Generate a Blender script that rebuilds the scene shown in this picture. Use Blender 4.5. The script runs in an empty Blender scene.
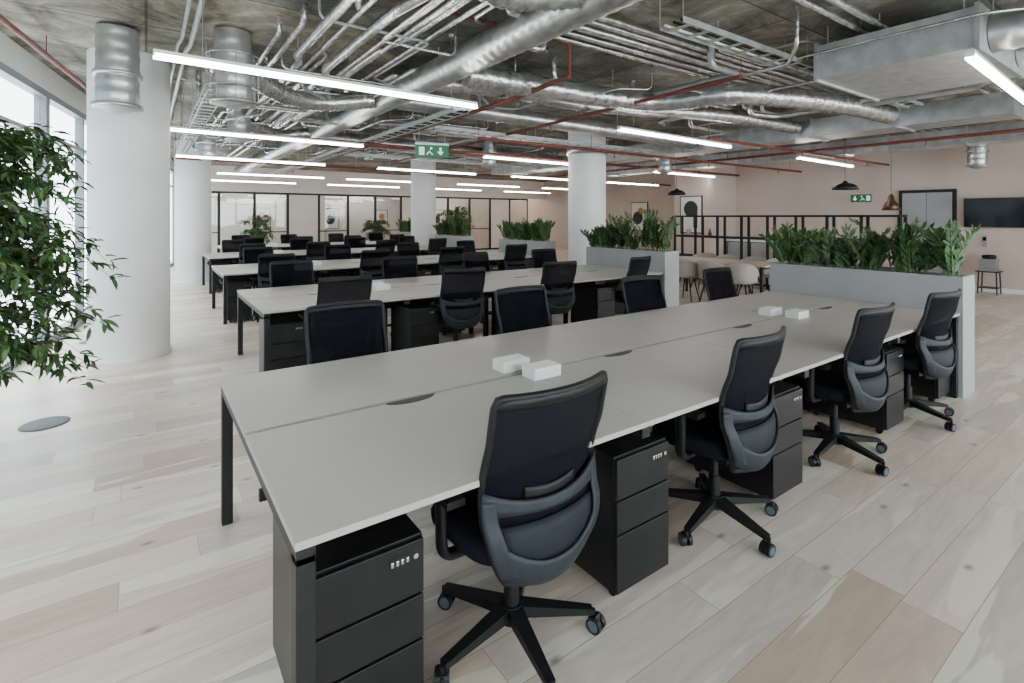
import bpy, math, random
from mathutils import Vector, Matrix
random.seed(7)
C = bpy.context.scene.collection
CEIL = 3.4

# ---------------------------------------------------------------- materials
def mat(name, col, rough=0.5, metal=0.0, alpha=1.0, emit=None, estr=0.0, spec=None):
    m = bpy.data.materials.new(name); m.use_nodes = True
    b = m.node_tree.nodes["Principled BSDF"]
    b.inputs["Base Color"].default_value = (*col, 1)
    b.inputs["Roughness"].default_value = rough
    b.inputs["Metallic"].default_value = metal
    b.inputs["Alpha"].default_value = alpha
    if spec is not None: b.inputs["Specular IOR Level"].default_value = spec
    if emit:
        b.inputs["Emission Color"].default_value = (*emit, 1)
        b.inputs["Emission Strength"].default_value = estr
    return m

def noisy(name, c1, c2, scale=4, rough=0.5, metal=0.0, bump=0.0, detail=6, lo=.35, hi=.65, stretch=(1,1,1), spec=None):
    m = mat(name, c1, rough, metal, spec=spec); nt = m.node_tree; N = nt.nodes; L = nt.links
    b = N["Principled BSDF"]
    tc = N.new("ShaderNodeTexCoord"); mp = N.new("ShaderNodeMapping"); mp.inputs["Scale"].default_value = stretch
    L.new(tc.outputs["Object"], mp.inputs["Vector"])
    n = N.new("ShaderNodeTexNoise"); n.inputs["Scale"].default_value = scale; n.inputs["Detail"].default_value = detail
    L.new(mp.outputs[0], n.inputs["Vector"])
    r = N.new("ShaderNodeValToRGB")
    r.color_ramp.elements[0].position = lo; r.color_ramp.elements[0].color = (*c1, 1)
    r.color_ramp.elements[1].position = hi; r.color_ramp.elements[1].color = (*c2, 1)
    L.new(n.outputs["Fac"], r.inputs["Fac"]); L.new(r.outputs[0], b.inputs["Base Color"])
    if bump:
        bp = N.new("ShaderNodeBump"); bp.inputs["Strength"].default_value = bump; bp.inputs["Distance"].default_value = .02
        L.new(n.outputs["Fac"], bp.inputs["Height"]); L.new(bp.outputs[0], b.inputs["Normal"])
    return m

def mixc(N,L,a,b_,fac=None,mode='MULTIPLY',f=1.0):
    mx=N.new("ShaderNodeMix"); mx.data_type='RGBA'; mx.blend_type=mode; mx.inputs["Factor"].default_value=f
    if fac is not None: L.new(fac,mx.inputs["Factor"])
    L.new(a,mx.inputs["A"])
    if isinstance(b_,tuple): mx.inputs["B"].default_value=b_
    else: L.new(b_,mx.inputs["B"])
    return mx.outputs["Result"]

def floor_mat():
    m = mat("oak_planks", (.5,.45,.38), .34); nt = m.node_tree; N = nt.nodes; L = nt.links
    b = N["Principled BSDF"]
    tc = N.new("ShaderNodeTexCoord"); RH=.20
    sp = N.new("ShaderNodeSeparateXYZ"); L.new(tc.outputs["Object"], sp.inputs[0])
    dv = N.new("ShaderNodeMath"); dv.operation='DIVIDE'; dv.inputs[1].default_value=RH; L.new(sp.outputs["Y"],dv.inputs[0])
    fl = N.new("ShaderNodeMath"); fl.operation='FLOOR'; L.new(dv.outputs[0],fl.inputs[0])
    wn = N.new("ShaderNodeTexWhiteNoise"); wn.noise_dimensions='1D'; L.new(fl.outputs[0],wn.inputs["W"])
    sh = N.new("ShaderNodeMath"); sh.operation='MULTIPLY_ADD'; sh.inputs[1].default_value=5.0; L.new(wn.outputs["Value"],sh.inputs[0]); L.new(sp.outputs["X"],sh.inputs[2])
    cb = N.new("ShaderNodeCombineXYZ"); L.new(sh.outputs[0],cb.inputs["X"]); L.new(sp.outputs["Y"],cb.inputs["Y"])
    br = N.new("ShaderNodeTexBrick"); br.offset = 0; br.squash = 1
    br.inputs["Scale"].default_value = 1; br.inputs["Brick Width"].default_value = 1.3
    br.inputs["Row Height"].default_value = RH; br.inputs["Mortar Size"].default_value = .0016
    br.inputs["Color1"].default_value = (0,0,0,1); br.inputs["Color2"].default_value = (1,1,1,1)
    br.inputs["Mortar"].default_value = (.5,.5,.5,1); br.inputs["Mortar Smooth"].default_value = .3
    L.new(cb.outputs[0], br.inputs["Vector"])
    r = N.new("ShaderNodeValToRGB"); cr = r.color_ramp
    cr.elements[0].position = 0; cr.elements[0].color = (.44,.335,.255,1)
    cr.elements[1].position = 1; cr.elements[1].color = (.70,.65,.58,1)
    for p, c in ((.18,(.58,.46,.37,1)),(.36,(.66,.57,.48,1)),(.52,(.50,.44,.385,1)),(.66,(.62,.56,.49,1)),(.82,(.64,.515,.42,1))):
        e = cr.elements.new(p); e.color = c
    L.new(br.outputs["Color"], r.inputs["Fac"])
    ad = N.new("ShaderNodeVectorMath"); ad.operation = 'MULTIPLY_ADD'
    L.new(br.outputs["Color"], ad.inputs[0]); ad.inputs[1].default_value = (37,11,5)
    mp = N.new("ShaderNodeMapping"); mp.inputs["Scale"].default_value = (.9, 6, 1); L.new(tc.outputs["Object"], mp.inputs["Vector"]); L.new(mp.outputs[0], ad.inputs[2])
    n = N.new("ShaderNodeTexNoise"); n.inputs["Scale"].default_value = 1.7; n.inputs["Detail"].default_value = 9; n.inputs["Roughness"].default_value=.6; n.inputs["Distortion"].default_value = 1.8
    L.new(ad.outputs[0], n.inputs["Vector"])
    mr = N.new("ShaderNodeMapRange"); mr.inputs[1].default_value = .3; mr.inputs[2].default_value = .7; mr.inputs[3].default_value = .84; mr.inputs[4].default_value = 1.12
    L.new(n.outputs["Fac"], mr.inputs[0])
    c = mixc(N,L,r.outputs[0],mr.outputs[0])
    # pale sapwood streaks
    n2 = N.new("ShaderNodeTexNoise"); n2.inputs["Scale"].default_value = .7; n2.inputs["Detail"].default_value = 3; n2.inputs["Distortion"].default_value=.5
    L.new(ad.outputs[0], n2.inputs["Vector"])
    r2 = N.new("ShaderNodeMapRange"); r2.inputs[1].default_value=.60; r2.inputs[2].default_value=.62; r2.inputs[3].default_value=0; r2.inputs[4].default_value=.65; L.new(n2.outputs["Fac"],r2.inputs[0])
    c = mixc(N,L,c,(.76,.73,.60,1),r2.outputs[0],'MIX')
    # knots
    vp = N.new("ShaderNodeMapping"); vp.inputs["Scale"].default_value = (1.2, 2.2, 1); L.new(tc.outputs["Object"], vp.inputs["Vector"])
    vo = N.new("ShaderNodeTexVoronoi"); vo.voronoi_dimensions='2D'; vo.inputs["Scale"].default_value = 1.0; L.new(vp.outputs[0], vo.inputs["Vector"])
    vr = N.new("ShaderNodeMapRange"); vr.inputs[1].default_value = .006; vr.inputs[2].default_value = .05; vr.inputs[3].default_value = .38; vr.inputs[4].default_value = 1
    L.new(vo.outputs["Distance"], vr.inputs[0])
    c = mixc(N,L,c,vr.outputs[0])
    c = mixc(N,L,c,(.27,.21,.17,1),br.outputs["Fac"],'MIX')
    L.new(c, b.inputs["Base Color"])
    return m

def ceiling_mat():
    m = mat("concrete_soffit", (.2,.2,.17), .85); nt = m.node_tree; N = nt.nodes; L = nt.links
    b = N["Principled BSDF"]; tc = N.new("ShaderNodeTexCoord")
    n = N.new("ShaderNodeTexNoise"); n.inputs["Scale"].default_value = 1.5; n.inputs["Detail"].default_value = 12; n.inputs["Roughness"].default_value = .74; n.inputs["Distortion"].default_value=.6
    L.new(tc.outputs["Object"], n.inputs["Vector"])
    r = N.new("ShaderNodeValToRGB"); cr = r.color_ramp
    cr.elements[0].position = .38; cr.elements[0].color = (.055,.05,.038,1)
    cr.elements[1].position = .66; cr.elements[1].color = (.40,.40,.37,1)
    e = cr.elements.new(.46); e.color = (.14,.13,.105,1)
    e = cr.elements.new(.55); e.color = (.22,.215,.185,1)
    L.new(n.outputs["Fac"], r.inputs["Fac"])
    br = N.new("ShaderNodeTexBrick"); br.inputs["Scale"].default_value = 1; br.inputs["Brick Width"].default_value = 2.4
    br.inputs["Row Height"].default_value = 1.2; br.inputs["Mortar Size"].default_value = .012; br.offset = 0
    br.inputs["Color1"].default_value = (.70,.70,.70,1); br.inputs["Color2"].default_value = (1.3,1.22,1.1,1); br.inputs["Mortar"].default_value = (.40,.36,.30,1)
    L.new(tc.outputs["Object"], br.inputs["Vector"])
    L.new(mixc(N,L,r.outputs[0],br.outputs["Color"]), b.inputs["Base Color"])
    return m

def glass_mat():
    m = bpy.data.materials.new("window_glass"); m.use_nodes = True; nt = m.node_tree; N = nt.nodes; L = nt.links
    N.clear(); o = N.new("ShaderNodeOutputMaterial"); t = N.new("ShaderNodeBsdfTransparent"); g = N.new("ShaderNodeBsdfGlossy")
    t.inputs[0].default_value = (.93,.97,.97,1); g.inputs["Roughness"].default_value = .02
    x = N.new("ShaderNodeMixShader"); x.inputs[0].default_value = .06
    L.new(t.outputs[0], x.inputs[1]); L.new(g.outputs[0], x.inputs[2]); L.new(x.outputs[0], o.inputs[0])
    return m

def building_mat():
    m = mat("facade_panels", (.6,.6,.6), .7); nt = m.node_tree; N = nt.nodes; L = nt.links
    b = N["Principled BSDF"]; tc = N.new("ShaderNodeTexCoord")
    sp = N.new("ShaderNodeSeparateXYZ"); cb = N.new("ShaderNodeCombineXYZ"); L.new(tc.outputs["Object"], sp.inputs[0])
    L.new(sp.outputs["Y"], cb.inputs["X"]); L.new(sp.outputs["Z"], cb.inputs["Y"])
    br = N.new("ShaderNodeTexBrick"); br.offset = 0; br.inputs["Scale"].default_value = 1; br.inputs["Brick Width"].default_value = 2.2
    br.inputs["Row Height"].default_value = 3.2; br.inputs["Mortar Size"].default_value = .35
    br.inputs["Color1"].default_value = (.05,.085,.11,1); br.inputs["Color2"].default_value = (.10,.145,.18,1); br.inputs["Mortar"].default_value = (.18,.19,.20,1)
    L.new(cb.outputs[0], br.inputs["Vector"]); L.new(br.outputs["Color"], b.inputs["Base Color"])
    return m

M = {}
M['floor'] = floor_mat(); M['ceil'] = ceiling_mat(); M['glass'] = glass_mat(); M['bldg'] = building_mat()
M['desk'] = noisy("greige_laminate", (.39,.362,.338), (.42,.392,.367), 3, .42)
M['black'] = noisy("black_powdercoat", (.007,.007,.008), (.011,.011,.012), 30, .45, spec=.35)
M['ped'] = noisy("black_steel", (.005,.005,.006), (.009,.009,.010), 8, .36, spec=.35)
M['plastic'] = noisy("black_plastic", (.005,.005,.006), (.009,.009,.010), 40, .5, spec=.35)
M['fabric'] = noisy("black_fabric", (.004,.004,.007), (.010,.010,.015), 220, .95, bump=.2, spec=.15)
M['mesh'] = mat("mesh_weave", (.005,.005,.009), .9, alpha=.82, spec=.12)
M['slate'] = noisy("slate_plastic", (.014,.019,.025), (.019,.025,.032), 30, .55, spec=.35)
M['navy'] = noisy("navy_plastic", (.007,.010,.016), (.010,.014,.021), 30, .6, spec=.25)
M['castor'] = mat("castor_grey", (.08,.105,.13), .45)
M['chrome'] = mat("chrome", (.6,.6,.6), .15, 1)
M['white'] = noisy("white_paint", (.80,.80,.79), (.86,.86,.85), 2, .6)
M['frame'] = mat("window_frame_grey", (.25,.28,.30), .45)
M['wplastic'] = mat("white_plastic", (.84,.84,.84), .35)
M['pink'] = noisy("blush_plaster", (.58,.465,.405), (.63,.51,.45), 1.2, .8)
M['beige'] = noisy("warm_plaster", (.68,.61,.55), (.74,.67,.61), 1.2, .8)
M['planter'] = noisy("grey_laminate", (.34,.34,.345), (.38,.38,.385), 2, .5)
M['soil'] = noisy("soil", (.02,.014,.01), (.06,.045,.03), 30, .95, bump=.5)
M['leaf'] = noisy("leaf_green", (.016,.050,.012), (.040,.105,.027), 9, .4, spec=.35)
M['leaf2'] = noisy("leaf_olive", (.045,.10,.03), (.12,.20,.07), 9, .45, spec=.35)
M['stem'] = mat("stem_green", (.10,.17,.05), .5)
M['bark'] = noisy("bark", (.12,.08,.05), (.22,.16,.1), 20, .8)
M['galv'] = noisy("galvanised_steel", (.48,.49,.49), (.66,.67,.67), 6, .32, .88)
M['foil'] = noisy("foil_insulation", (.42,.42,.42), (.72,.72,.71), 14, .26, .85, bump=.6)
M['tray'] = noisy("cable_tray_zinc", (.38,.39,.39), (.50,.51,.51), 8, .45, .6)
M['red'] = noisy("red_oxide_paint", (.14,.032,.020), (.20,.05,.034), 6, .5)
M['led'] = mat("led_diffuser", (.9,.9,.9), .5, emit=(1,.975,.93), estr=31)
M['bulb'] = mat("warm_bulb", (.9,.8,.6), .5, emit=(1,.8,.55), estr=8)
M['green'] = mat("exit_green", (.005,.12,.045), .4, emit=(.01,.35,.13), estr=.1)
M['signwhite'] = mat("sign_white", (.85,.85,.85), .4, emit=(1,1,1), estr=.5)
M['screen'] = mat("screen_black", (.005,.005,.007), .12)
M['steel'] = mat("brushed_steel", (.45,.45,.46), .35, .9)
M['greydoor'] = noisy("grey_door", (.30,.31,.32), (.34,.35,.36), 2, .4)
M['wood'] = noisy("ash_tabletop", (.50,.40,.30), (.58,.48,.37), 3, .4, stretch=(1,8,1))
M['sand'] = noisy("sand_shell", (.34,.31,.27), (.39,.355,.31), 5, .6)
M['disc'] = noisy("floorbox_lid", (.08,.10,.115), (.11,.13,.15), 20, .6)
M['paper'] = mat("art_paper", (.75,.72,.66), .7)
M['terra'] = mat("art_terracotta", (.50,.16,.07), .7)
M['ink'] = mat("art_ink", (.03,.03,.035), .7)
M['ochre'] = mat("art_ochre", (.45,.28,.08), .7)
M['bronze'] = mat("bronze_shade", (.12,.07,.04), .35, .7)
M['frost'] = mat("concrete_pot", (.5,.49,.47), .8)

# ---------------------------------------------------------------- mesh builder
class MB:
    def __init__(s): s.v=[]; s.f=[]; s.m=[]; s.sm=[]; s.mats=[]
    def mi(s,k):
        if k not in s.mats: s.mats.append(k)
        return s.mats.index(k)
    def add(s, vs, fs, k, smooth=False, mx=None):
        o=len(s.v); i=s.mi(k)
        for v in vs:
            v=Vector(v)
            s.v.append(tuple(mx@v) if mx else tuple(v))
        for f in fs: s.f.append([a+o for a in f]); s.m.append(i); s.sm.append(smooth)
    def box(s,x0,x1,y0,y1,z0,z1,k,mx=None):
        vs=[(x,y,z) for z in (z0,z1) for y in (y0,y1) for x in (x0,x1)]
        s.add(vs,[(0,2,3,1),(4,5,7,6),(0,1,5,4),(2,6,7,3),(0,4,6,2),(1,3,7,5)],k,False,mx)
    def taper(s,p0,p1,w0,h0,w1,h1,k,up=Vector((0,0,1))):
        p0=Vector(p0);p1=Vector(p1);d=(p1-p0).normalized();sx=d.cross(up).normalized();u=sx.cross(d)
        vs=[]
        for p,w,h in((p0,w0,h0),(p1,w1,h1)):
            for a,b in((-1,-1),(1,-1),(1,1),(-1,1)): vs.append(p+sx*a*w/2+u*b*h/2)
        s.add(vs,[(3,2,1,0),(4,5,6,7),(0,1,5,4),(1,2,6,5),(2,3,7,6),(3,0,4,7)],k)
    def sweep(s,pts,rad,k,n=12,closed=False,caps=True,smooth=True,flat=None):
        pts=[Vector(p) for p in pts]; N=len(pts)
        if not isinstance(rad,(list,tuple)): rad=[rad]*N
        T=[]
        for i in range(N):
            if closed: a,b=pts[i-1],pts[(i+1)%N]
            else: a,b=pts[max(0,i-1)],pts[min(N-1,i+1)]
            T.append((b-a).normalized())
        r=Vector((0,0,1)) if abs(T[0].z)<.9 else Vector((1,0,0))
        nrm=(r-T[0]*r.dot(T[0])).normalized(); vs=[]
        for i in range(N):
            nrm=(nrm-T[i]*nrm.dot(T[i])).normalized(); bn=T[i].cross(nrm)
            for j in range(n):
                a=2*math.pi*j/n; fx=flat if flat else 1
                vs.append(pts[i]+nrm*math.cos(a)*rad[i]+bn*math.sin(a)*rad[i]*fx)
        fs=[]
        for i in range(N if closed else N-1):
            for j in range(n):
                a=i*n+j;b=i*n+(j+1)%n;c=((i+1)%N)*n+(j+1)%n;d=((i+1)%N)*n+j
                fs.append((a,b,c,d))
        s.add(vs,fs,k,smooth)
        if caps and not closed:
            s.add(vs[:n],[tuple(range(n-1,-1,-1))],k); s.add(vs[-n:],[tuple(range(n))],k)
    def cyl(s,p0,p1,r,k,n=16,r1=None,caps=True): s.sweep([p0,p1],[r,r if r1 is None else r1],k,n,caps=caps)
    def lathe(s,prof,c,k,n=24,smooth=True):
        vs=[];fs=[];c=Vector(c)
        for r,z in prof:
            for j in range(n):
                a=2*math.pi*j/n; vs.append(c+Vector((r*math.cos(a),r*math.sin(a),z)))
        for i in range(len(prof)-1):
            for j in range(n): fs.append((i*n+j,i*n+(j+1)%n,(i+1)*n+(j+1)%n,(i+1)*n+j))
        s.add(vs,fs,k,smooth)
    def patch(s,fn,nu,nv,th,k,off=Vector((0,-1,0)),smooth=True):
        A=[];B=[]
        for j in range(nv+1):
            for i in range(nu+1):
                p=Vector(fn(i/nu,j/nv)); A.append(p); B.append(p+off*th)
        n=len(A); w=nu+1; fs=[]
        for j in range(nv):
            for i in range(nu):
                a=j*w+i; fs.append((a,a+1,a+w+1,a+w))
                if th: fs.append((n+a,n+a+w,n+a+w+1,n+a+1))
        if th:
            for i in range(nu): fs.append((i,n+i,n+i+1,i+1)); a=nv*w+i; fs.append((a,a+1,n+a+1,n+a))
            for j in range(nv): a=j*w; fs.append((a,a+w,n+a+w,n+a)); a=j*w+nu; fs.append((a,n+a,n+a+w,a+w))
        s.add(A+(B if th else []),fs,k,smooth)
    def leaf(s,b,d,nrm,l,w,k,fold=.25):
        b=Vector(b);d=d.normalized();sx=d.cross(nrm)
        if sx.length<1e-4: sx=d.orthogonal()
        sx.normalize();u=sx.cross(d)
        vs=[b,b+d*l*.3+sx*w*.45+u*w*fold,b+d*l*.65+sx*w*.42+u*w*fold*.8,b+d*l-u*w*.3,b+d*l*.65-sx*w*.42+u*w*fold*.8,b+d*l*.3-sx*w*.45+u*w*fold,b+d*l*.5]
        s.add(vs,[(0,1,6),(1,2,6),(2,3,6),(3,4,6),(4,5,6),(5,0,6)],k,True)
    def mesh(s,name):
        me=bpy.data.meshes.new(name); me.from_pydata(s.v,[],s.f)
        for k in s.mats: me.materials.append(M[k])
        me.polygons.foreach_set("material_index",s.m); me.polygons.foreach_set("use_smooth",s.sm)
        me.update(); return me
    def obj(s,name,loc=(0,0,0),rz=0,bevel=0): return put(name,s.mesh(name),loc,rz,bevel)

def put(name,me,loc=(0,0,0),rz=0,bevel=0):
    o=bpy.data.objects.new(name,me); o.location=loc; o.rotation_euler=(0,0,rz); C.objects.link(o)
    if bevel:
        b=o.modifiers.new("bevel",'BEVEL'); b.width=bevel; b.segments=2; b.limit_method='ANGLE'; b.angle_limit=math.radians(50)
    return o

def fillet(pts,r,n=6):
    pts=[Vector(p) for p in pts]; out=[pts[0]]
    for i in range(1,len(pts)-1):
        a,b,c=pts[i-1],pts[i],pts[i+1]; d1=(a-b);d2=(c-b); rr=min(r,d1.length*.49,d2.length*.49)
        p=b+d1.normalized()*rr;q=b+d2.normalized()*rr
        for t in range(n+1):
            t/=n; out.append(p*(1-t)**2+b*2*t*(1-t)+q*t*t)
    out.append(pts[-1]); return out
def resample(pts,step):
    out=[pts[0]];acc=0
    for i in range(len(pts)-1):
        a,b=pts[i],pts[i+1];L=(b-a).length;t=step-acc
        while t<=L: out.append(a+(b-a)*(t/L)); t+=step
        acc=(acc+L)%step
    return out
def ribduct(mb,pts,r,k='galv',step=.03,every=4,amp=.006,fr=.3,n=20):
    p=resample(fillet(pts,fr),step)
    mb.sweep(p,[r+(amp if i%every==0 else 0) for i in range(len(p))],k,n)
def flexduct(mb,pts,r,k='foil',fr=.5):
    p=resample(fillet(pts,fr,8),.03)
    mb.sweep(p,[r+(.008 if i%2==0 else -.003)+random.uniform(-.003,.003) for i in range(len(p))],k,18)
def hangers(mb,pts,step=1.8,r=.005,k='tray'):
    for p in resample([Vector(q) for q in pts],step)[0:]:
        mb.cyl((p.x,p.y,p.z),(p.x,p.y,CEIL-.0005),r,k,6,caps=False)

# ---------------------------------------------------------------- room shell
def FU(v): return -2.27+.146*v      # facade line
VS,VN,VR=-4.0,21.0,24.0
def slab(name,z0,z1,k):
    P=[(FU(VS),VS),(14.6,VS),(14.6,10.0),(17.1,10.0),(17.1,VR),(FU(VR),VR)]
    mb=MB(); n=len(P); vs=[(x,y,z) for z in(z0,z1) for x,y in P]
    fs=[tuple(range(n-1,-1,-1)),tuple(range(n,2*n))]+[(i,(i+1)%n,n+(i+1)%n,n+i) for i in range(n)]
    mb.add(vs,fs,k); return mb.obj(name)
slab("floor",-.15,0,'floor'); slab("ceiling",CEIL,CEIL+.25,'ceil')
mb=MB(); mb.box(14.5,14.65,VS,10,0,CEIL,'pink'); mb.obj("wall_right")
mb=MB(); mb.box(14.5,17.1,10.0,10.12,0,CEIL,'pink'); mb.obj("wall_right_return")
mb=MB(); mb.box(17,17.12,10.12,VR,0,CEIL,'pink'); mb.obj("wall_right_rear")
mb=MB(); mb.box(FU(VR)-.1,17.1,VR,VR+.12,0,CEIL,'beige'); mb.obj("wall_back")
mb=MB(); mb.box(14.485,14.5,VS,3.5,0,.1,'white'); mb.obj("baseboard_right",bevel=.003)

def window(name,w,loc,rz,h=3.12):
    mb=MB()
    mb.box(0,.06,-.06,.06,.0,h,'frame'); mb.box(w-.06,w,-.06,.06,0,h,'frame')
    mb.box(w/2-.03,w/2+.03,-.05,.05,.0,h,'frame')
    mb.box(.06,w-.06,-.06,.06,0,.10,'frame'); mb.box(.06,w-.06,-.06,.06,h-.08,h,'frame')
    mb.box(.06,w-.06,-.04,.04,2.55,2.60,'frame')
    mb.box(.06,w-.06,-.005,.005,.10,h-.08,'glass')
    return mb.obj(name,loc,rz)
fd=Vector((.146,1,0)).normalized(); L=(VR-VS)*math.sqrt(1+.146**2); nb=9; w=L/nb
ang=math.atan2(fd.y,fd.x)
for i in range(nb):
    p=Vector((FU(VS),VS,0))+fd*(w*i); window(f"window_{i+1}",w,p,ang)
mb=MB(); mb.box(0,L,-.08,.08,3.12,CEIL,'white'); mb.obj("wall_left",(FU(VS),VS,0),ang)
n2=6; wS=(14.5-FU(VS))/n2
for i in range(n2): window(f"window_{nb+1+i}",wS,(FU(VS)+wS*i,VS,0),0)  # unseen glazing behind the camera, added to let in fill light
mb=MB(); mb.box(FU(VS),14.5,VS-.08,VS+.08,3.12,CEIL,'white'); mb.obj("wall_front")

# exterior
mb=MB(); mb.box(-24,-15,-20,60,-12,9,'bldg')
for z in(-9.6,-6.4,-3.2,0,3.2,6.4,9): mb.box(-14.99,-14.7,-20,60,z-.15,z+.15,'planter')
mb.obj("office_building")

# ---------------------------------------------------------------- columns
def column(u,v,r=.385):
    mb=MB(); mb.lathe([(r,0),(r,CEIL)],(0,0,0),'white',48); mb.lathe([(r+.012,0),(r+.012,.05),(r,.052)],(0,0,0),'white',48)
    return mb.obj("round_column",(u,v,0))
for u,v in ((-.15,7.34),(.94,14.8),(7.4,7.75),(7.1,14.8)): column(u,v)

# ---------------------------------------------------------------- desks
def bench_mesh(n,p):
    mb=MB(); Lb=n*p; W=1.66; T=.74
    for r,(a,b) in enumerate(((0,.812),(.840,W))):
        for i in range(n):
            mb.box(i*p+.0015,(i+1)*p-.0015,a,b,T-.022,T,'desk')
            cx=(i+.5)*p
            if r==0:
                pts=[(cx+.12*math.cos(t*math.pi/12),b-.05*math.sin(t*math.pi/12),T+.0025) for t in range(13)]
                lo=[(x,y,T-.001) for x,y,z in pts]
                mb.add(pts+lo,[tuple(range(13)) ]+[(t,t+1,14+t,13+t) for t in range(12)],'black')
    mb.box(.02,Lb-.02,.62,.645,.56,.60,'black'); mb.box(.06,Lb-.06,.70,.96,.52,.53,'black')
    mb.box(.06,Lb-.06,.70,.71,.52,.62,'black'); mb.box(.06,Lb-.06,.95,.96,.52,.62,'black')
    mb.box(.06,Lb-.06,.80,.85,.66,.70,'black')
    for y in (.35,1.26): mb.box(.03,Lb-.03,y,y+.04,T-.062,T-.0225,'black')
    for i in range(n+1):
        x=min(max(i*p-.025,.006),Lb-.056)
        mb.box(x,x+.05,.01,W-.01,T-.07,T-.0225,'black')
        if i in (0,n): ys=(.01,W-.06)
        else: ys=(.62,.99)
        for y in ys: mb.box(x,x+.05,y,y+.05,0,T-.05,'black')
    return mb.mesh("bench_desk")
def powerbox():
    mb=MB(); mb.box(-.088,.088,-.055,.055,0,.058,'wplastic')
    mb.box(-.07,.07,-.0555,-.055,.010,.046,'white')
    return mb.mesh("desk_power_module")
PB=powerbox()

def pedestal():
    mb=MB(); W,D,H=.33,.55,.60
    mb.box(0,W,.018,D,.045,H,'ped')
    for z0,z1 in ((.05,.285),(.29,.425),(.43,H-.004)):
        mb.box(.003,W-.003,0,.017,z0,z1-.004,'ped')
    mb.box(.215,.285,-.003,.0,.535,.56,'plastic')
    for i in range(4): mb.box(.22+.016*i,.229+.016*i,-.005,-.002,.54,.555,'chrome')
    mb.cyl((.30,-.004,.548),(.30,.002,.548),.008,'chrome',10)
    for x in (.045,W-.045):
        for y in(.06,D-.06):
            mb.cyl((x-.012,y,.022),(x+.012,y,.022),.022,'plastic',12); mb.cyl((x,y,.03),(x,y,.05),.012,'plastic',8)
    return mb.mesh("drawer_pedestal")
PED=pedestal()

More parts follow.
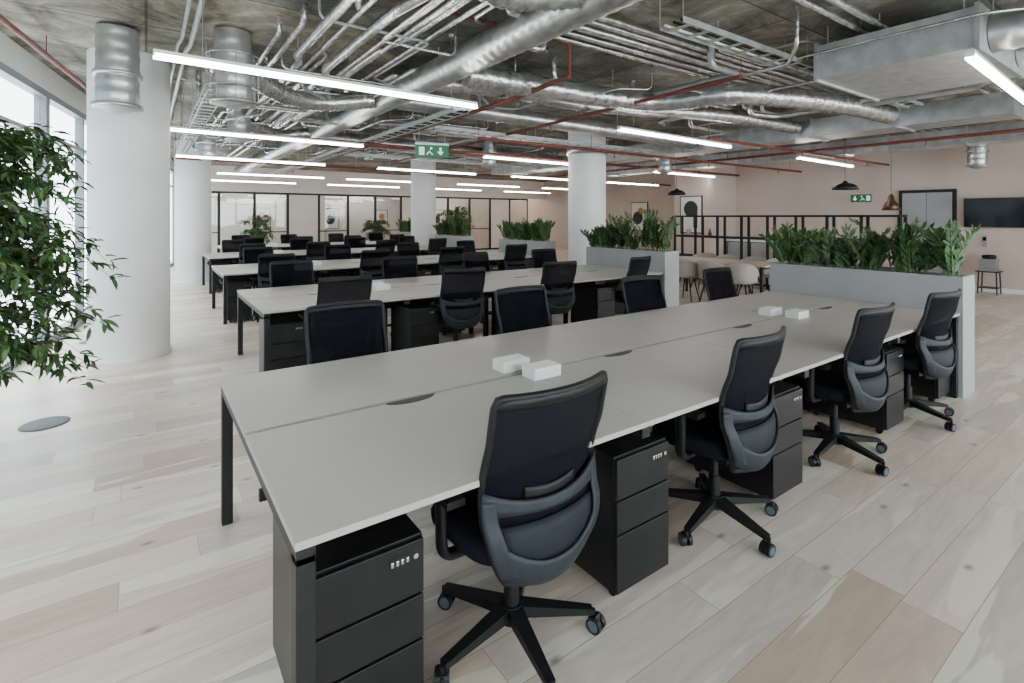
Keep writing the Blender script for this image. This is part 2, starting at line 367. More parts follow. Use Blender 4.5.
# ---------------------------------------------------------------- chair
def chair():
    mb=MB()
    prof=[(.405,.80),(.41,.93),(.425,.985),(.445,1.0),(.468,1.0),(.484,.965),(.492,.88),(.496,.6),(.494,.25),(.493,.02)]
    n=32; vs=[];fs=[]
    for z,sc in prof:
        for j in range(n):
            a=2*math.pi*j/n; c,s_=math.cos(a),math.sin(a); e=2/3.6
            x=math.copysign(abs(c)**e,c)*.25*sc; y=math.copysign(abs(s_)**e,s_)*.235*sc+.045
            dz=-.035*max(0,(y-.10)/.17)**2+ .012*(abs(x)/.25)**2
            vs.append((x,y,z+dz))
    for i in range(len(prof)-1):
        for j in range(n): fs.append((i*n+j,i*n+(j+1)%n,(i+1)*n+(j+1)%n,(i+1)*n+j))
    fs.append(tuple(range(n-1,-1,-1))); mb.add(vs,fs,'fabric',True)
    Z0,Z1=.375,1.01
    def hw(z):
        if z>=.62: w=.243+.004*((z-.62)/.40)
        else: w=.243-.085*((.62-z)/.245)**2.2
        if z>.975: w-=.012*((z-.975)/.035)**2
        return w
    def yc(z):
        t=(z-Z0)/(Z1-Z0)
        return -.236-.02*math.sin(math.pi*min(1,t/.35)) +.022*math.sin(math.pi*min(1,max(0,(t-.3)/.45)))-.068*max(0,t-.35)**1.4/.55
    def S(u,z,off=0): return (u*hw(z), yc(z)+.055*u*u+off, z)
    mb.patch(lambda a,b:S(-.98+1.96*a,.39+.61*b),16,22,.004,'mesh')
    per=[S(-1,Z0+(Z1-Z0)*i/26) for i in range(27)]+[S(-.94+.188*i,Z1+.004) for i in range(11)]+[S(1,Z1-(Z1-Z0)*i/26) for i in range(27)]+[S(.9-.18*i,Z0-.004) for i in range(11)]
    mb.sweep(per,.0125,'plastic',8,closed=True)
    mb.patch(lambda a,b:S(-1+2*a,.978+.036*b,.006),14,2,.018,'plastic')
    def lum(a,b):
        u=-1.04+2.08*a; zc=.658-.028*(1-u*u); h=.019+.020*abs(u)**3
        z=zc-h+2*h*b; x,y,zz=S(u,z,-.014); return (x,y-.008*(1-u*u),z)
    mb.patch(lum,20,3,.012,'slate')
    mb.patch(lambda a,b:(lambda p:(p[0],p[1]-.002,p[2]))(S(-.45+.9*a,.652+.04*b-.012*(1-(2*a-1)**2))),12,3,.012,'plastic')
    for sg in(-1,1):
        def strut(a,b,sg=sg):
            z=.42+.25*b; wdt=.16+.12*(1-b); u=sg*(1.05-wdt*(1-a)); p=S(u,z,-.015); return p
        mb.patch(strut,4,12,.013,'slate')
    def low(a,b):
        u=-1.05+2.1*a; z0=.362+.04*abs(u)**3; z1=.455+.11*abs(u)**2.5
        z=z0+(z1-z0)*b; x,y,zz=S(u,max(z,Z0),-.016); return (x,y+.05*max(0,(.39-z)/.03)**1.5*.3,z)
    mb.patch(low,18,5,.012,'slate')
    def inset(a,b):
        u=-.84+1.68*a; z=.44+.14*b; return S(u,z,-.008)
    mb.patch(inset,12,5,.006,'navy')
    mb.taper((0,-.245,.40),(0,-.02,.375),.15,.03,.13,.04,'plastic')
    mb.box(-.10,.10,-.12,.14,.355,.405,'plastic'); mb.box(-.19,.19,-.02,.06,.39,.41,'plastic')
    mb.cyl((.10,.04,.37),(.24,.06,.375),.006,'plastic',8); mb.box(.20,.26,.04,.08,.366,.38,'plastic')
    for sg in(-1,1):
        p=fillet([(sg*.17,.02,.395),(sg*.285,.02,.40),(sg*.295,.01,.63)],.05)
        mb.sweep(p,.018,'plastic',10,flat=1.5)
        mb.box(min(sg*.262,sg*.33),max(sg*.262,sg*.33),-.10,.12,.63,.654,'plastic')
    mb.cyl((0,0,.21),(0,0,.36),.019,'plastic',14); mb.cyl((0,0,.10),(0,0,.235),.029,'plastic',16); mb.cyl((0,0,.075),(0,0,.135),.05,'plastic',20,.042)
    for i in range(5):
        a=math.radians(42+72*i); c,s_=math.cos(a),math.sin(a)
        mb.taper((.03*c,.03*s_,.112),(.31*c,.31*s_,.077),.058,.042,.032,.022,'plastic')
        cx,cy=.315*c,.315*s_; b=a+1.1+.7*i; ax=Vector((math.cos(b),math.sin(b),0)); fw=Vector((-ax.y,ax.x,0)); cc=Vector((cx,cy,.031))+fw*.012
        mb.cyl((cx,cy,.05),(cx,cy,.08),.009,'plastic',8)
        for sg in(-1,1):
            mb.cyl(cc+ax*sg*.006,cc+ax*sg*.024,.030,'plastic',16); mb.cyl(cc+ax*sg*.0235,cc+ax*sg*.026,.021,'castor',14)
        mb.taper(cc+Vector((0,0,.012))-fw*.02,cc+Vector((0,0,.026))+fw*.012,.035,.02,.035,.02,'plastic')
    return mb.mesh("office_chair")
CH=chair()
def putchair(u,v,face=1,rot=0):
    put("office_chair",CH,(u,v,0),(0 if face==1 else math.pi)+math.radians(rot))

P=1.372
put("bench_desk",bench_mesh(4,P),(.31,1.40,0),bevel=.002)
for u in (1.68,4.42):
    for v,dx in((2.135,.03),(2.33,-.03)):
        put("desk_power_module",PB,(u+dx,v,.74),bevel=.006)
for u,v,r in((1.12,1.58,1),(2.42,1.58,4),(3.76,1.56,-2),(4.95,1.52,-6)): putchair(u,v,1,r)
for u,v,r in((1.05,3.08,0),(2.42,3.03,2),(3.76,2.98,-4),(5.02,3.0,0)): putchair(u,v,-1,r)
for u in(.37,1.55,2.76,4.32,5.42): put("drawer_pedestal",PED,(u,1.45,0),bevel=.003)
for u in(2.08,3.44,4.70): put("drawer_pedestal",PED,(u+.03,3.01,0),math.pi,bevel=.003)

rows=[(.85,5.0,4,6.34),(.92,8.6,4,6.9),(1.05,12.2,4,6.95),(1.7,15.8,4,7.3)]
for ri,(u0,v0,n,ue) in enumerate(rows):
    p=(ue-u0)/n; me=bench_mesh(n,p); put("bench_desk",me,(u0,v0,0))
    for i in range(n):
        cu=u0+(i+.5)*p
        putchair(cu+random.uniform(-.05,.05),v0+.16+random.uniform(-.1,.03),1,random.uniform(-8,8))
        putchair(cu+random.uniform(-.05,.05),v0+1.66-.02+random.uniform(-.02,.1),-1,random.uniform(-8,8))
        put("drawer_pedestal",PED,(u0+.06+i*p,v0+.05,0))
        put("drawer_pedestal",PED,(u0+p*(i+1)-.07,v0+1.61,0),math.pi)
    for i in (1,3):
        for v in(.735,.925): put("desk_power_module",PB,(u0+i*p,v0+v,.74),bevel=.006)

# ---------------------------------------------------------------- planters
def planter(seed):
    rng=random.Random(seed); mb=MB(); W,Ln,H=.34,1.70,1.055
    t=.025
    mb.box(0,t,0,Ln,0,H,'planter'); mb.box(W-t,W,0,Ln,0,H,'planter'); mb.box(t,W-t,0,t,0,H,'planter'); mb.box(t,W-t,Ln-t,Ln,0,H,'planter')
    mb.box(t,W-t,t,Ln-t,.02,H-.06,'soil')
    for cl in range(8):
      cy_=.12+(Ln-.24)*(cl+rng.uniform(-.2,.2))/7; ch=rng.uniform(.8,1.3)
      for i in range(7):
        y=min(max(cy_+rng.uniform(-.07,.07),.05),Ln-.05); x=W/2+rng.uniform(-.08,.08); h=rng.uniform(.34,.60)*ch
        a=rng.uniform(0,2*math.pi); lean=rng.uniform(.06,.32); ld=Vector((math.cos(a)*.7,math.sin(a),0))
        pts=[]
        for j in range(9):
            s=j/8; pts.append(Vector((x,y,H-.07))+Vector((0,0,h*(s-.12*s*s)))+ld*lean*s*s)
        mb.sweep(pts,[.009*(1-.75*j/8) for j in range(9)],'stem',5)
        nl=rng.randint(10,12); sd=ld.cross(Vector((0,0,1))).normalized(); ro=Matrix.Rotation(rng.uniform(0,3.14),3,'Z'); sd=ro@sd
        kk='leaf' if rng.random()<.6 else 'leaf2'
        for q in range(nl):
            s=.2+.78*q/(nl-1); f=s*8; k=min(7,int(f)); b=pts[k].lerp(pts[k+1],f-k); tg=(pts[k+1]-pts[k]).normalized()
            for sg in(-1,1):
                d=(sd*sg*.85+tg*.85+Vector((rng.uniform(-.2,.2),rng.uniform(-.2,.2),rng.uniform(-.1,.15))))
                mb.leaf(b,d,tg.cross(sd)*-1,rng.uniform(.10,.145)*(1-.35*abs(s-.55)),rng.uniform(.030,.042),kk)
        mb.leaf(pts[-1],tg,sd,.10,.03,'leaf2')
    return mb.mesh("planter_box_with_zz_plants")
PL=[planter(s) for s in(3,11)]
put("planter_box_with_zz_plants",PL[0],(5.80,1.38,0))
put("planter_box_with_zz_plants",PL[1],(6.36,4.98,0))
put("planter_box_with_zz_plants",PL[0],(6.92,8.58,0)); put("planter_box_with_zz_plants",PL[1],(7.02,12.18,0)); put("planter_box_with_zz_plants",PL[0],(7.32,15.78,0))

# ---------------------------------------------------------------- potted trees
def tree(name,loc,H,R,nb_,seed,zlow,wall=None,leafl=.10,per=5):
    rng=random.Random(seed); mb=MB()
    mb.lathe([(.0,0),(.17,0),(.21,.38),(.215,.40),(.19,.40),(.185,.36),(0,.35)],(0,0,0),'frost',28)
    mb.lathe([(.187,.362),(.0,.364)],(0,0,0),'soil',20)
    for t in range(5):
        a=t*1.26+rng.random(); tx,ty=.08*math.cos(a),.08*math.sin(a)
        pts=[Vector((tx*(1+2.2*s),ty*(1+2.2*s),.36+(H-.5)*s))+Vector((rng.uniform(-.03,.03),rng.uniform(-.03,.03),0)) for s in [i/8 for i in range(9)]]
        mb.sweep(pts,[.014*(1-.7*i/8) for i in range(9)],'bark',6)
        for b in range(nb_):
            s=rng.uniform(.10,1); f=s*8;k=min(7,int(f));o=pts[k].lerp(pts[k+1],f-k)
            aa=rng.uniform(0,6.283); ln=R*rng.uniform(.45,1)*(1-.35*max(0,s-.6)/.4)
            dr=Vector((math.cos(aa),math.sin(aa),0)); up=rng.uniform(.15,.5)
            bp=[o+dr*ln*q/7+Vector((0,0,up*ln*math.sin(q/7*2.0)-.45*ln*(q/7)**2)) for q in range(8)]
            if wall:
                e=bp[-1]; wx=loc[0]+e.x; wy=loc[1]+e.y
                if wx<FU(wy)+.18: continue
            mb.sweep(bp,[.005*(1-.7*q/7) for q in range(8)],'bark',4)
            for q in range(2,8):
                for r in range(per):
                    d=Vector((rng.uniform(-1,1),rng.uniform(-1,1),rng.uniform(-1.1,.25)))+dr*.5
                    if d.length<.2: continue
                    mb.leaf(bp[q]+Vector((rng.uniform(-.03,.03),rng.uniform(-.03,.03),rng.uniform(-.03,.03))),d,Vector((rng.uniform(-.4,.4),rng.uniform(-.4,.4),1)),rng.uniform(.7,1.15)*leafl,leafl*.29,'leaf' if rng.random()<.5 else 'leaf2')
    return mb.obj(name,loc)
tree("potted_fig_tree",(-1.08,4.86,0),2.36,.80,62,5,.4,wall=True,leafl=.115,per=6)
tree("potted_fig_tree",(3.2,20.2,0),1.75,.45,10,8,.4,leafl=.14)
tree("potted_fig_tree",(7.6,20.1,0),1.6,.5,12,9,.4,leafl=.14)
tree("potted_fig_tree",(8.8,15.8,0),2.0,.6,13,12,.4,leafl=.14)

def disc(u,v,r=.15):
    mb=MB(); mb.lathe([(r,0),(r,.004),(r-.012,.006),(0,.006)],(0,0,0),'disc',32); mb.lathe([(r-.02,.0065),(r-.024,.008),(r-.03,.0065)],(0,0,0),'disc',32); mb.obj("floor_power_box",(u,v,0))
disc(-.63,5.27); disc(-.55,8.4,.14); disc(3.6,-.4,.14)

# ---------------------------------------------------------------- linear pendants
def linlight(L_):
    mb=MB(); mb.box(0,L_,-.028,.028,.014,.06,'wplastic'); mb.box(.002,L_-.002,-.026,.026,0,.014,'led')
    mb.box(0.01,L_-.01,-.0285,-.028,.014,.034,'led');mb.box(0.01,L_-.01,.028,.0285,.014,.034,'led')
    for x in(.3,L_-.3): mb.cyl((x,0,.06),(x,0,CEIL-2.7-.001),.003,'steel',5); mb.cyl((x,0,CEIL-2.7-.02),(x,0,CEIL-2.7-.001),.025,'wplastic',10)
    return mb.mesh("linear_pendant_light")
LL=linlight(2.74); sk=.045
def row(v,us,z=2.7):
    for u in us: put("linear_pendant_light",LL,(u,v+sk*u,z),sk)
row(.88,(4.75,8.9)); row(4.42,(.04,5.0,10.2)); row(8.0,(.1,5.2,10.4))
row(11.4,(.45,4.4,8.35,12.3)); row(15.25,(1.5,4.9,8.8,12.7)); row(18.3,(1.4,5.2,9.0,13)) ; row(-2.7,(1,6,10.5))
for u in (2.2,6.6,10.9,14.1): put("linear_pendant_light",LL,(u,22.0,2.7),0); put("linear_pendant_light",LL,(u,23.2,2.7),0)  # unseen meeting-room lights, second row added to brighten the rooms

# ---------------------------------------------------------------- ceiling services
def ductobj(name,paths,fn,hang=2.0):
    mb=MB()
    for pts,r in paths:
        fn(mb,pts,r); hangers(mb,fillet(pts,.3),hang,.006)
    return mb.obj(name)
rib=lambda m,p,r:ribduct(m,p,r)
ductobj("spiral_duct",[([(3.2,-3.0,3.12),(2.9,.6,3.12),(2.55,1.8,3.12),(2.55,19.5,3.12)],.15)],rib)
ductobj("flexible_duct",[([(2.7,4.62,3.05),(4.6,4.5,3.05),(5.3,4.25,3.02),(5.5,3.4,3.02),(6.2,3.15,3.02),(7.6,2.95,3.05),(8.75,2.9,3.05)],.12)],flexduct)
ductobj("flexible_duct",[([(2.7,5.3,3.12),(3.6,5.0,3.10),(4.6,5.2,3.12),(5.6,5.0,3.12),(7.0,4.4,3.10),(8.75,4.2,3.05)],.10)],flexduct)
ductobj("flexible_duct",[([(2.42,6.5,3.1),(1.9,6.7,3.02),(1.4,6.5,2.98),(.95,5.9,3.0),(.69,5.66,3.12)],.10)],flexduct)
ductobj("flexible_duct",[([(2.42,9.8,3.1),(1.9,9.9,3.02),(1.2,9.2,3.12)],.10)],flexduct)
ductobj("flexible_duct",[([(2.42,2.6,3.1),(1.9,2.9,3.05),(1.2,2.3,3.05),(.2,2.2,3.1)],.09)],flexduct)
ductobj("spiral_duct",[([(8.75,6.2,3.04),(5.0,6.4,3.12),(2.72,6.4,3.12)],.12)],rib)
ductobj("spiral_duct",[([(2.72,10.2,3.12),(8.75,10.2,3.04)],.13)],rib)
def rectduct(name,x0,x1,y0,y1,z0,z1,k='galv',seg=1.2):
    mb=MB(); mb.box(x0,x1,y0,y1,z0,z1,k)
    t=y0-.004
    while t<=y1+.001:
        tt=min(t,y1-.026)
        mb.box(x0-.022,x1+.022,tt,tt+.03,z0-.022,z1+.022,k)
        t+=seg
    for x in(x0+.03,x1-.03):
        for y in(y0+.1,y1-.1): mb.cyl((x,y,z1),(x,y,CEIL-.001),.006,'tray',6)
    return mb.obj(name)
rectduct("rectangular_duct",8.8,9.4,1.6,13.5,2.88,3.16)
rectduct("fan_coil_unit",5.25,6.7,1.15,2.35,2.90,3.22,'tray',1.178)
rectduct("rectangular_duct",12.0,12.5,-2,12,2.90,3.18)
ductobj("spiral_duct",[([(5.58,1.14,3.06),(5.58,-.4,3.06),(6.6,-2.6,3.06)],.15)],rib)
ductobj("spiral_duct",[([(6.45,1.14,3.07),(6.45,.35,3.07),(8.8,.2,3.07),(11.97,.2,3.04)],.13)],rib)
def diffuser(u,v,zb,r=.19,cage=False):
    mb=MB()
    p=resample([Vector((0,0,zb)),Vector((0,0,CEIL-.001))],.03)
    mb.sweep(p,[r+(.006 if i%4==0 else 0) for i in range(len(p))],'galv',28)
    mb.lathe([(r,0),(r+.035,0),(r+.035,.03),(r,.035)],(0,0,zb),'galv',28)
    mb.lathe([(r*1.0,.30),(r+.03,.30),(r+.03,.33),(r,.335)],(0,0,zb),'galv',28)
    mb.lathe([(r*.96,-.002),(r*.55,-.03),(r*.5,-.03),(r*.3,-.045),(0,-.045)],(0,0,zb),'tray',28)
    if cage:
        for j in range(16):
            a=j*math.pi/8; mb.cyl((1.32*r*math.cos(a),1.32*r*math.sin(a),zb),(1.32*r*math.cos(a),1.32*r*math.sin(a),zb+.45),.004,'steel',5)
        for h in (0,.15,.3,.45): mb.lathe([(1.32*r,h),(1.32*r+.008,h),(1.32*r+.008,h+.012),(1.32*r,h+.012),(1.32*r,h)],(0,0,zb),'steel',28)
    mb.obj("drop_diffuser_duct",(u,v,0))
diffuser(-.22,6.2,2.62,.17); diffuser(.69,5.66,2.68,.17,cage=True); diffuser(1.0,12.0,2.75,.16); diffuser(1.2,9.2,2.8,.16)
diffuser(6.3,9.75,2.72,.15); diffuser(10.1,7.9,2.65,.15); diffuser(14.0,3.1,2.62,.16)
mb=MB(); mb.lathe([(.388,2.85),(.42,2.85),(.42,3.0),(.388,3.0)],(0,0,0),'galv',40); mb.obj("column_collar",(7.4,7.75,0))
mb=MB(); rng=random.Random(4)
for i,(u,z,r) in enumerate(((1.30,3.2,.04),(1.42,3.24,.025),(1.52,3.24,.025),(1.66,3.2,.045),(1.80,3.22,.03),(1.90,3.22,.03),(2.02,3.27,.035),(2.2,3.29,.03),(1.10,3.24,.03),(.98,3.24,.022),(.34,3.33,.022),(.26,3.33,.016))):
    v0=(2.0,.5,.8,1.8,-3,-3,2.6,-3,4.6,5.0,2.4,2.4)[i]; e=rng.uniform(9,19) if i<10 else 13; j=v0+1+rng.random()*1.2; sh=rng.choice((-.14,-.1,.1)) if i<10 else 0.02
    pts=[(u,v0,CEIL-.001),(u,v0,z),(u,j,z),(u+sh,j+.3,z-.04),(u+sh,j+2.2,z-.04),(u,j+2.5,z),(u,max(e,j+4),z)]
    p=fillet(pts,.12,4); mb.sweep(p,r,'foil' if i<10 else 'tray',10)
    hangers(mb,p[8:],2.2,.005)
mb.obj("insulated_pipe_bundle")
mb=MB()
for i,(v,z,r) in enumerate(((3.1,3.26,.028),(3.22,3.26,.028),(3.36,3.26,.04),(3.55,3.27,.03),(3.70,3.27,.025),(1.85,3.30,.03),(2.0,3.30,.03),(9.05,3.26,.04),(9.2,3.26,.03),(9.35,3.26,.03))):
    p=[Vector((2.95,v,z)),Vector((12.3+.1*(i%5),v,z))]; mb.sweep(fillet([(p[0].x,v,CEIL-.001),p[0],p[1]],.1,4),r,'foil',10); hangers(mb,p,2.4,.005)
mb.obj("insulated_pipe_bundle")
mb=MB(); rng=random.Random(21)
for i in range(125):
    u=rng.uniform(.3,9.5); v=rng.uniform(2.2,14); z=rng.uniform(3.0,3.33); a=rng.uniform(.3,1.4)*rng.choice((-1,1)); b=rng.uniform(.4,1.8)*rng.choice((-1,1))
    if abs(u-7.3)<2.3 and (abs(v-7.7)<2.3 or abs(v-14.8)<2.4): continue
    if u<2.2 and abs(v-14.8)<2.6: continue
    if u+1.4*a<.3: continue
    pts=[(u,v,CEIL-.001),(u,v,z),(u+a,v,z),(u+a,v+b,z),(u+a*1.4,v+b*1.25,z+.02),(u+a*1.4,v+b*1.25,CEIL-.001)]
    mb.sweep(fillet(pts,.08,3),rng.choice((.012,.018,.025,.035)),'foil' if rng.random()<.7 else 'tray',8)
mb.obj("branch_pipework")
def tray(pts,w=.3):
    mb=MB(); a=Vector(pts[0]);b=Vector(pts[1]);d=(b-a).normalized();s=Vector((-d.y,d.x,0))*w/2
    for sg in(-1,1): mb.taper(a+s*sg,b+s*sg,.006,.05,.006,.05,'tray')
    n=int((b-a).length/.25)
    for i in range(n): p=a+d*(.1+.25*i); mb.taper(p-s-Vector((0,0,.018)),p+s-Vector((0,0,.018)),.05,.006,.05,.006,'tray')
    for off in(-.08,-.02,.05): mb.cyl(a+Vector((-d.y,d.x,0))*off*1.2,b+Vector((-d.y,d.x,0))*off*1.2,.012,'black' if off<0 else 'wplastic',6)
    for sg in(-1,1): hangers(mb,[a+s*sg,b+s*sg],2.0,.004)
    mb.obj("cable_tray")
tray([(3.2,5.6,2.91),(3.2,19,2.91)],.22); tray([(3.5,7.15,2.95),(8.7,7.15,2.95)],.22); tray([(7.4,.7,3.12),(11.9,.7,3.12)],.25); tray([(3.5,11.2,2.95),(8.7,11.2,2.95)],.25)
tray([(.62,6.2,3.0),(.62,13.5,3.0)],.22); tray([(3.4,2.6,3.12),(8.7,2.6,3.12)],.22)
mb=MB()
def sp(pts,r=.022):
    p=fillet(pts,.06,3); mb.sweep(p,r,'red',10); hangers(mb,p,2.4,.005,'red')
    for q in resample(p,3.0)[1:]: mb.cyl(q,(q.x,q.y,q.z-.10),.009,'red',6); mb.lathe([(.03,-.10),(.03,-.105),(0,-.105)],(q.x,q.y,q.z),'steel',10)
sp([(3.48,3.9,3.0),(3.48,5.0,2.95),(3.48,18,2.95)],.028); sp([(3.48,3.9,3.0),(3.48,3.9,3.33),(-1.5,3.9,3.33)],.018)
sp([(.4,8.6,2.82),(14.4,8.6,2.82)],.032); sp([(4.2,6.8,2.80),(14.4,6.8,2.80)],.028); sp([(10.6,-3,2.87),(10.6,13,2.87)],.028); sp([(.5,12.9,2.82),(16.8,12.9,2.82)],.03); sp([(7.2,4.8,2.82),(14.4,4.8,2.82)],.025)
sp([(4.9,2.9,3.0),(4.9,12.0,2.90)],.025)
a=Vector((FU(-3)+.45,-3,3.2)); b=Vector((FU(20)+.45,20,3.2)); mb.sweep([a,b],.026,'red',10); hangers(mb,[a,b],2.5,.005,'red')
mb.obj("sprinkler_pipework")

def exitsign(loc,rz,drop,wdt=.52,wall=False):
    mb=MB(); h=.19
    mb.box(-wdt/2,wdt/2,-.012,.012,0,h,'green')
    for y0,y1 in(((-.0145,-.012)),((.012,.0145))):
        mb.box(-.20,-.12,y0,y1,.035,.155,'signwhite')
        mb.box(.115,.145,y0,y1,.06,.155,'signwhite')
        mb.add([(.08,y0 if y0<0 else y1,.09),(.18,y0 if y0<0 else y1,.09),(.13,y0 if y0<0 else y1,.035)],[(0,1,2)],'signwhite')
        mb.box(-.03,0.0,y0,y1,.125,.155,'signwhite'); mb.taper((-.02,(y0+y1)/2,.13),(-.04,(y0+y1)/2,.085),.003,.03,.003,.03,'signwhite',Vector((0,1,0)))
        mb.taper((-.04,(y0+y1)/2,.09),(.01,(y0+y1)/2,.04),.015,.003,.015,.003,'signwhite',Vector((0,1,0))); mb.taper((-.045,(y0+y1)/2,.09),(-.08,(y0+y1)/2,.04),.015,.003,.015,.003,'signwhite',Vector((0,1,0)))
    if not wall:
        for x in(-.2,.2): mb.cyl((x,0,h),(x,0,drop),.004,'steel',6)
        mb.box(-wdt/2,wdt/2,-.02,.02,h,h+.03,'wplastic')
    mb.obj("exit_sign",loc,rz)
exitsign((3.60,7.2,2.5),-.3,CEIL-2.5-.001); exitsign((14.47,5.4,1.95),math.pi/2,0,.45,True)

# ---------------------------------------------------------------- glass partition at rear
u=FU(VN)+.15; i=0; pw=1.15
while u+pw<16.9:
    mb=MB(); H=2.5
    mb.box(0,.06,-.03,.03,0,H,'black'); mb.box(pw-.03,pw,-.03,.03,0,H,'black'); mb.box(.06,pw-.03,-.03,.03,H-.07,H,'black'); mb.box(.06,pw-.03,-.03,.03,0,.08,'black')
    if i%4==3: mb.box(.06,pw-.03,-.02,.02,.08,H-.07,'beige')
    else:
        mb.box(.06,pw-.03,-.006,.006,.08,H-.07,'glass')
        if i%2==0: mb.box(.06,pw-.03,-.025,.025,1.0,1.04,'black')
        else: mb.box(pw-.14,pw-.11,-.06,-.03,.95,1.25,'steel')
    mb.obj("glass_partition_panel",(u,VN,0)); u+=pw; i+=1
mb=MB(); mb.box(FU(VN)+.15,17,VN-.06,VN+.06,2.5,CEIL,'beige'); mb.obj("wall_partition_bulkhead")
for u in (5.8,10.4,14): 
    mb=MB(); mb.box(u,u+.1,VN+.1,VR,0,CEIL,'pink'); mb.obj("wall_meeting_room")
def art(loc,rz,w,h,kind):
    mb=MB(); mb.box(-w/2,w/2,0,.03,-h/2,h/2,'black'); mb.box(-w/2+.03,w/2-.03,-.004,.0,-h/2+.03,h/2-.03,'paper')
    def disc2(cx,cz,r,k):
        vs=[(cx+r*math.cos(t*math.pi/12),-.006,cz+r*math.sin(t*math.pi/12)) for t in range(24)]; mb.add(vs,[tuple(range(24))],k)
    if kind==0: disc2(0,h*.12,w*.25,'terra'); mb.box(-w*.28,w*.28,-.008,-.004,-h*.32,-h*.12,'ink')
    elif kind==1: disc2(-w*.08,-h*.05,w*.3,'ink'); disc2(w*.1,h*.18,w*.18,'ochre')
    else: disc2(0,h*.15,w*.32,'ink'); mb.box(w*.12,w*.3,-.009,-.005,-h*.35,h*.1,'ink')
    mb.obj("framed_artwork",loc,rz)
art((4.0,VR-.035,1.5),0,.7,.95,0); art((6.9,VR-.035,1.5),0,.7,.95,1); art((9.3,VR-.035,1.5),0,.6,.85,0); art((12.3,VR-.035,1.5),0,.7,.9,1)
art((16.96,14.6,1.6),math.pi*1.5,.9,1.2,1); art((16.96,18.2,1.6),math.pi*1.5,.7,1.0,2)

# ---------------------------------------------------------------- kitchen / breakout zone
mb=MB(); mb.box(13.1,14.5,8.75,9.9,0,CEIL,'pink'); mb.obj("wall_riser_box")
art((13.065,9.3,1.65),math.pi*1.5,.75,1.1,2)
mb=MB(); mb.box(14.44,14.499,3.55,4.6,0,2.2,'black'); mb.box(14.42,14.44,3.62,4.07,.01,2.13,'greydoor'); mb.box(14.42,14.44,4.08,4.53,.01,2.13,'greydoor'); mb.box(14.40,14.42,3.98,4.02,.95,1.25,'steel'); mb.box(14.40,14.42,4.13,4.17,.95,1.25,'steel'); mb.obj("door_1")
mb=MB(); mb.box(14.43,14.47,1.75,3.42,1.36,1.98,'plastic'); mb.box(14.425,14.43,1.765,3.405,1.375,1.965,'screen'); mb.box(14.47,14.499,2.3,2.8,1.5,1.8,'black'); mb.obj("wall_mounted_television")
mb=MB(); mb.box(14.47,14.499,3.05,3.13,.95,1.2,'tray'); mb.box(14.462,14.47,3.06,3.12,1.08,1.16,'screen'); mb.obj("wall_control_panel")
mb=MB()
for x in(-.15,.15):
    for y in(-.15,.15): mb.cyl((x,y,0),(x*.9,y*.9,.45),.012,'black',8)
mb.box(-.18,.18,-.18,.18,.45,.47,'black'); mb.box(-.14,.14,-.13,.13,.47,.72,'steel'); mb.cyl((-.14,0,.56),(-.18,0,.54),.01,'steel',8); mb.lathe([(.0,.72),(.11,.72),(.12,.78),(.09,.80),(0,.80)],(0,0,0),'plastic',20)
mb.box(-.16,.16,-.16,.16,.12,.135,'black'); mb.obj("water_dispenser",(14.15,2.95,0))
def screen(name,u,v0,v1,H=1.52,n=7):
    mb=MB(); t=.045; dv=(v1-v0)/n; D=.30
    for i in range(n+1):
        for x in(0,D): mb.box(x-t/2,x+t/2,i*dv-t/2,i*dv+t/2,0,H,'black')
        for z in(.08,.62,1.1,H-t/2): mb.box(t/2,D-t/2,i*dv-t/2,i*dv+t/2,z-t/2,z+t/2,'black')
    for z in(.08,.62,1.1,H-t/2):
        for x in(0,D): mb.box(x-t/2,x+t/2,t/2,v1-v0-t/2,z-t/2+.001,z+t/2-.001,'black')
    for i in range(n):
        if i%3!=2: mb.box(0,D,i*dv+t/2,(i+1)*dv-t/2,1.085+.02,1.11+.02,'black')
        if i%3==1: mb.lathe([(.0,1.13),(.05,1.13),(.065,1.2),(.05,1.28),(.04,1.28)],(D/2,i*dv+dv/2,0),'frost',16)
        if i%3==0: mb.lathe([(.0,1.13),(.04,1.13),(.05,1.17),(.02,1.25),(.015,1.3)],(D/2,i*dv+dv/2,0),'bronze',16)
    mb.box(-.0,D,t/2,v1-v0-t/2,.11,.59,'planter')
    mb.obj(name,(u,v0,0))
screen("metal_grid_divider",11.0,3.5,8.3,H=1.62,n=8)
def dtable(u,v,L_=2.2,W=.8):
    mb=MB(); mb.box(-W/2,W/2,-L_/2,L_/2,.715,.745,'wood')
    for x in(-W/2+.06,W/2-.06):
        for y in(-L_/2+.1,L_/2-.1): mb.box(x-.02,x+.02,y-.02,y+.02,0,.715,'black')
    mb.box(-W/2+.05,W/2-.05,-L_/2+.08,-L_/2+.12,.67,.715,'black'); mb.box(-W/2+.05,W/2-.05,L_/2-.12,L_/2-.08,.67,.715,'black')
    mb.obj("dining_table",(u,v,0),bevel=.003)
def dchair():
    mb=MB()
    def shell(a,b):
        t=math.radians(90-105+210*a)
        ca=math.cos(t);sa=math.sin(t); h=.46+(.34*(1-(abs(a-.5)*2)**3*.55))*b; r=.235+.035*b
        return (r*ca,-r*sa*.95,h)
    mb.patch(shell,20,6,.012,'sand')
    mb.lathe([(0,.44),(.20,.44),(.238,.46),(.23,.485),(.18,.49),(0,.485)],(0,0,0),'sand',24)
    for a in(45,135,225,315):
        c,s_=math.cos(math.radians(a)),math.sin(math.radians(a)); mb.cyl((.12*c,.12*s_,.45),(.24*c,.24*s_,0),.016,'black',8,.012)
    return mb.mesh("dining_chair")
DC=dchair()
dtable(9.0,5.75)
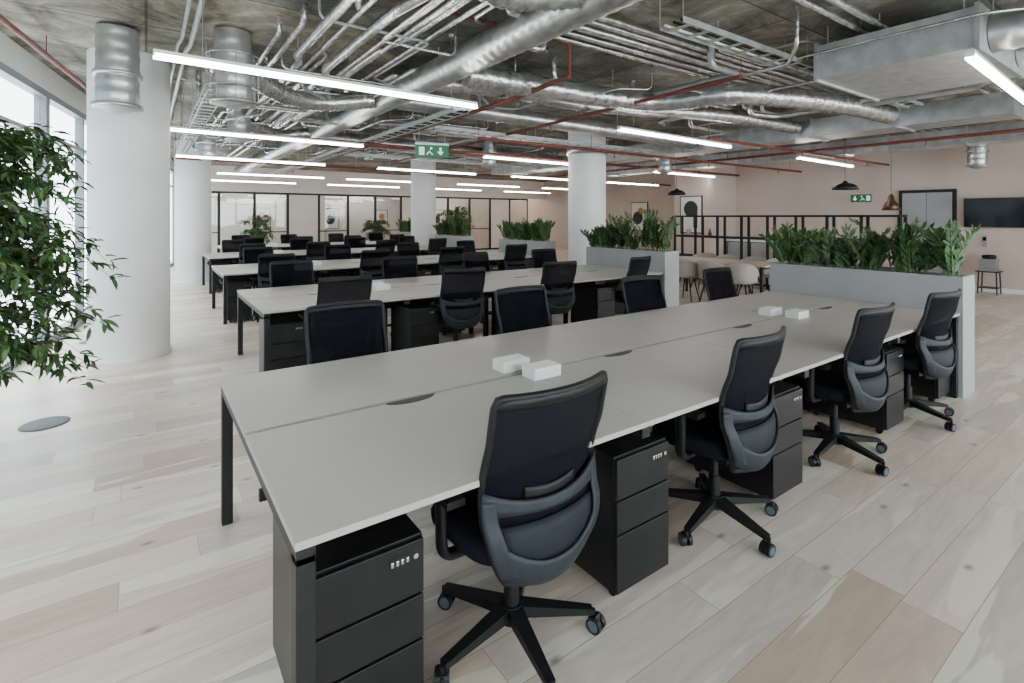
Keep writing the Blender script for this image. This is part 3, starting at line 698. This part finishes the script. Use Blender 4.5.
for v in(4.95,5.5,6.05,6.6):
    put("dining_chair",DC,(8.38,v,0),-math.pi/2+random.uniform(-.2,.2)); put("dining_chair",DC,(9.64,v,0),math.pi/2+random.uniform(-.2,.2))
dtable(12.6,5.6)
for v in(4.9,5.6,6.3): put("dining_chair",DC,(11.98,v,0),-math.pi/2+random.uniform(-.2,.2))
def dome(u,v,z,r=.2,k='black',bell=False):
    mb=MB()
    if bell: prof=[(.03,.34),(.05,.30),(.07,.2),(.13,.12),(r,.0),(r-.01,0),(.12,.11),(.0,.2)]
    else: prof=[(.025,r*.75),(.04,r*.62)]+[(r*math.sin(math.radians(a)),r*.6*math.cos(math.radians(a))) for a in range(15,91,15)]+[(r-.008,0)]+[((r-.008)*math.sin(math.radians(a)),(r*.6-.006)*math.cos(math.radians(a))) for a in range(75,-1,-15)]
    mb.lathe(prof,(0,0,0),k,28); mb.cyl((0,0,r*.6 if not bell else .3),(0,0,CEIL-z-.001),.004,'black',6)
    mb.lathe([(0,.015),(.035,.03),(.04,.06),(.02,.09)],(0,0,0),'bulb',12); mb.lathe([(.04,CEIL-z-.001),(.04,CEIL-z-.02),(0,CEIL-z-.02)],(0,0,0),'black',12)
    mb.obj("pendant_lamp",(u,v,z))
dome(9.8,3.9,2.05,.2); dome(9.8,7.35,2.08,.2); dome(12.75,4.2,1.72,.17,'bronze',True)
mb=MB(); mb.box(13.9,14.49,5.8,8.65,.1,.88,'black'); mb.box(13.94,14.49,5.8,8.65,0,.1,'plastic'); mb.box(13.86,14.49,5.78,8.68,.88,.92,'wplastic')
for i in range(4): mb.box(13.885,13.9,5.82+.71*i,6.5+.71*i,.12,.86,'greydoor')
mb.obj("kitchen_counter",bevel=.003)

# ---------------------------------------------------------------- world, camera
w=bpy.data.worlds.new("sky"); bpy.context.scene.world=w; w.use_nodes=True
bg=w.node_tree.nodes["Background"]; bg.inputs[0].default_value=(.93,.965,1,1); bg.inputs[1].default_value=9.2
cam=bpy.data.cameras.new("cam"); cam.lens=18.1; cam.sensor_width=36; cam.shift_y=-.1216; cam.clip_start=.05; cam.clip_end=200
co=bpy.data.objects.new("camera",cam); co.location=(0,0,1.58); co.rotation_euler=(math.pi/2,0,math.radians(-35.4)); C.objects.link(co)
bpy.context.scene.camera=co
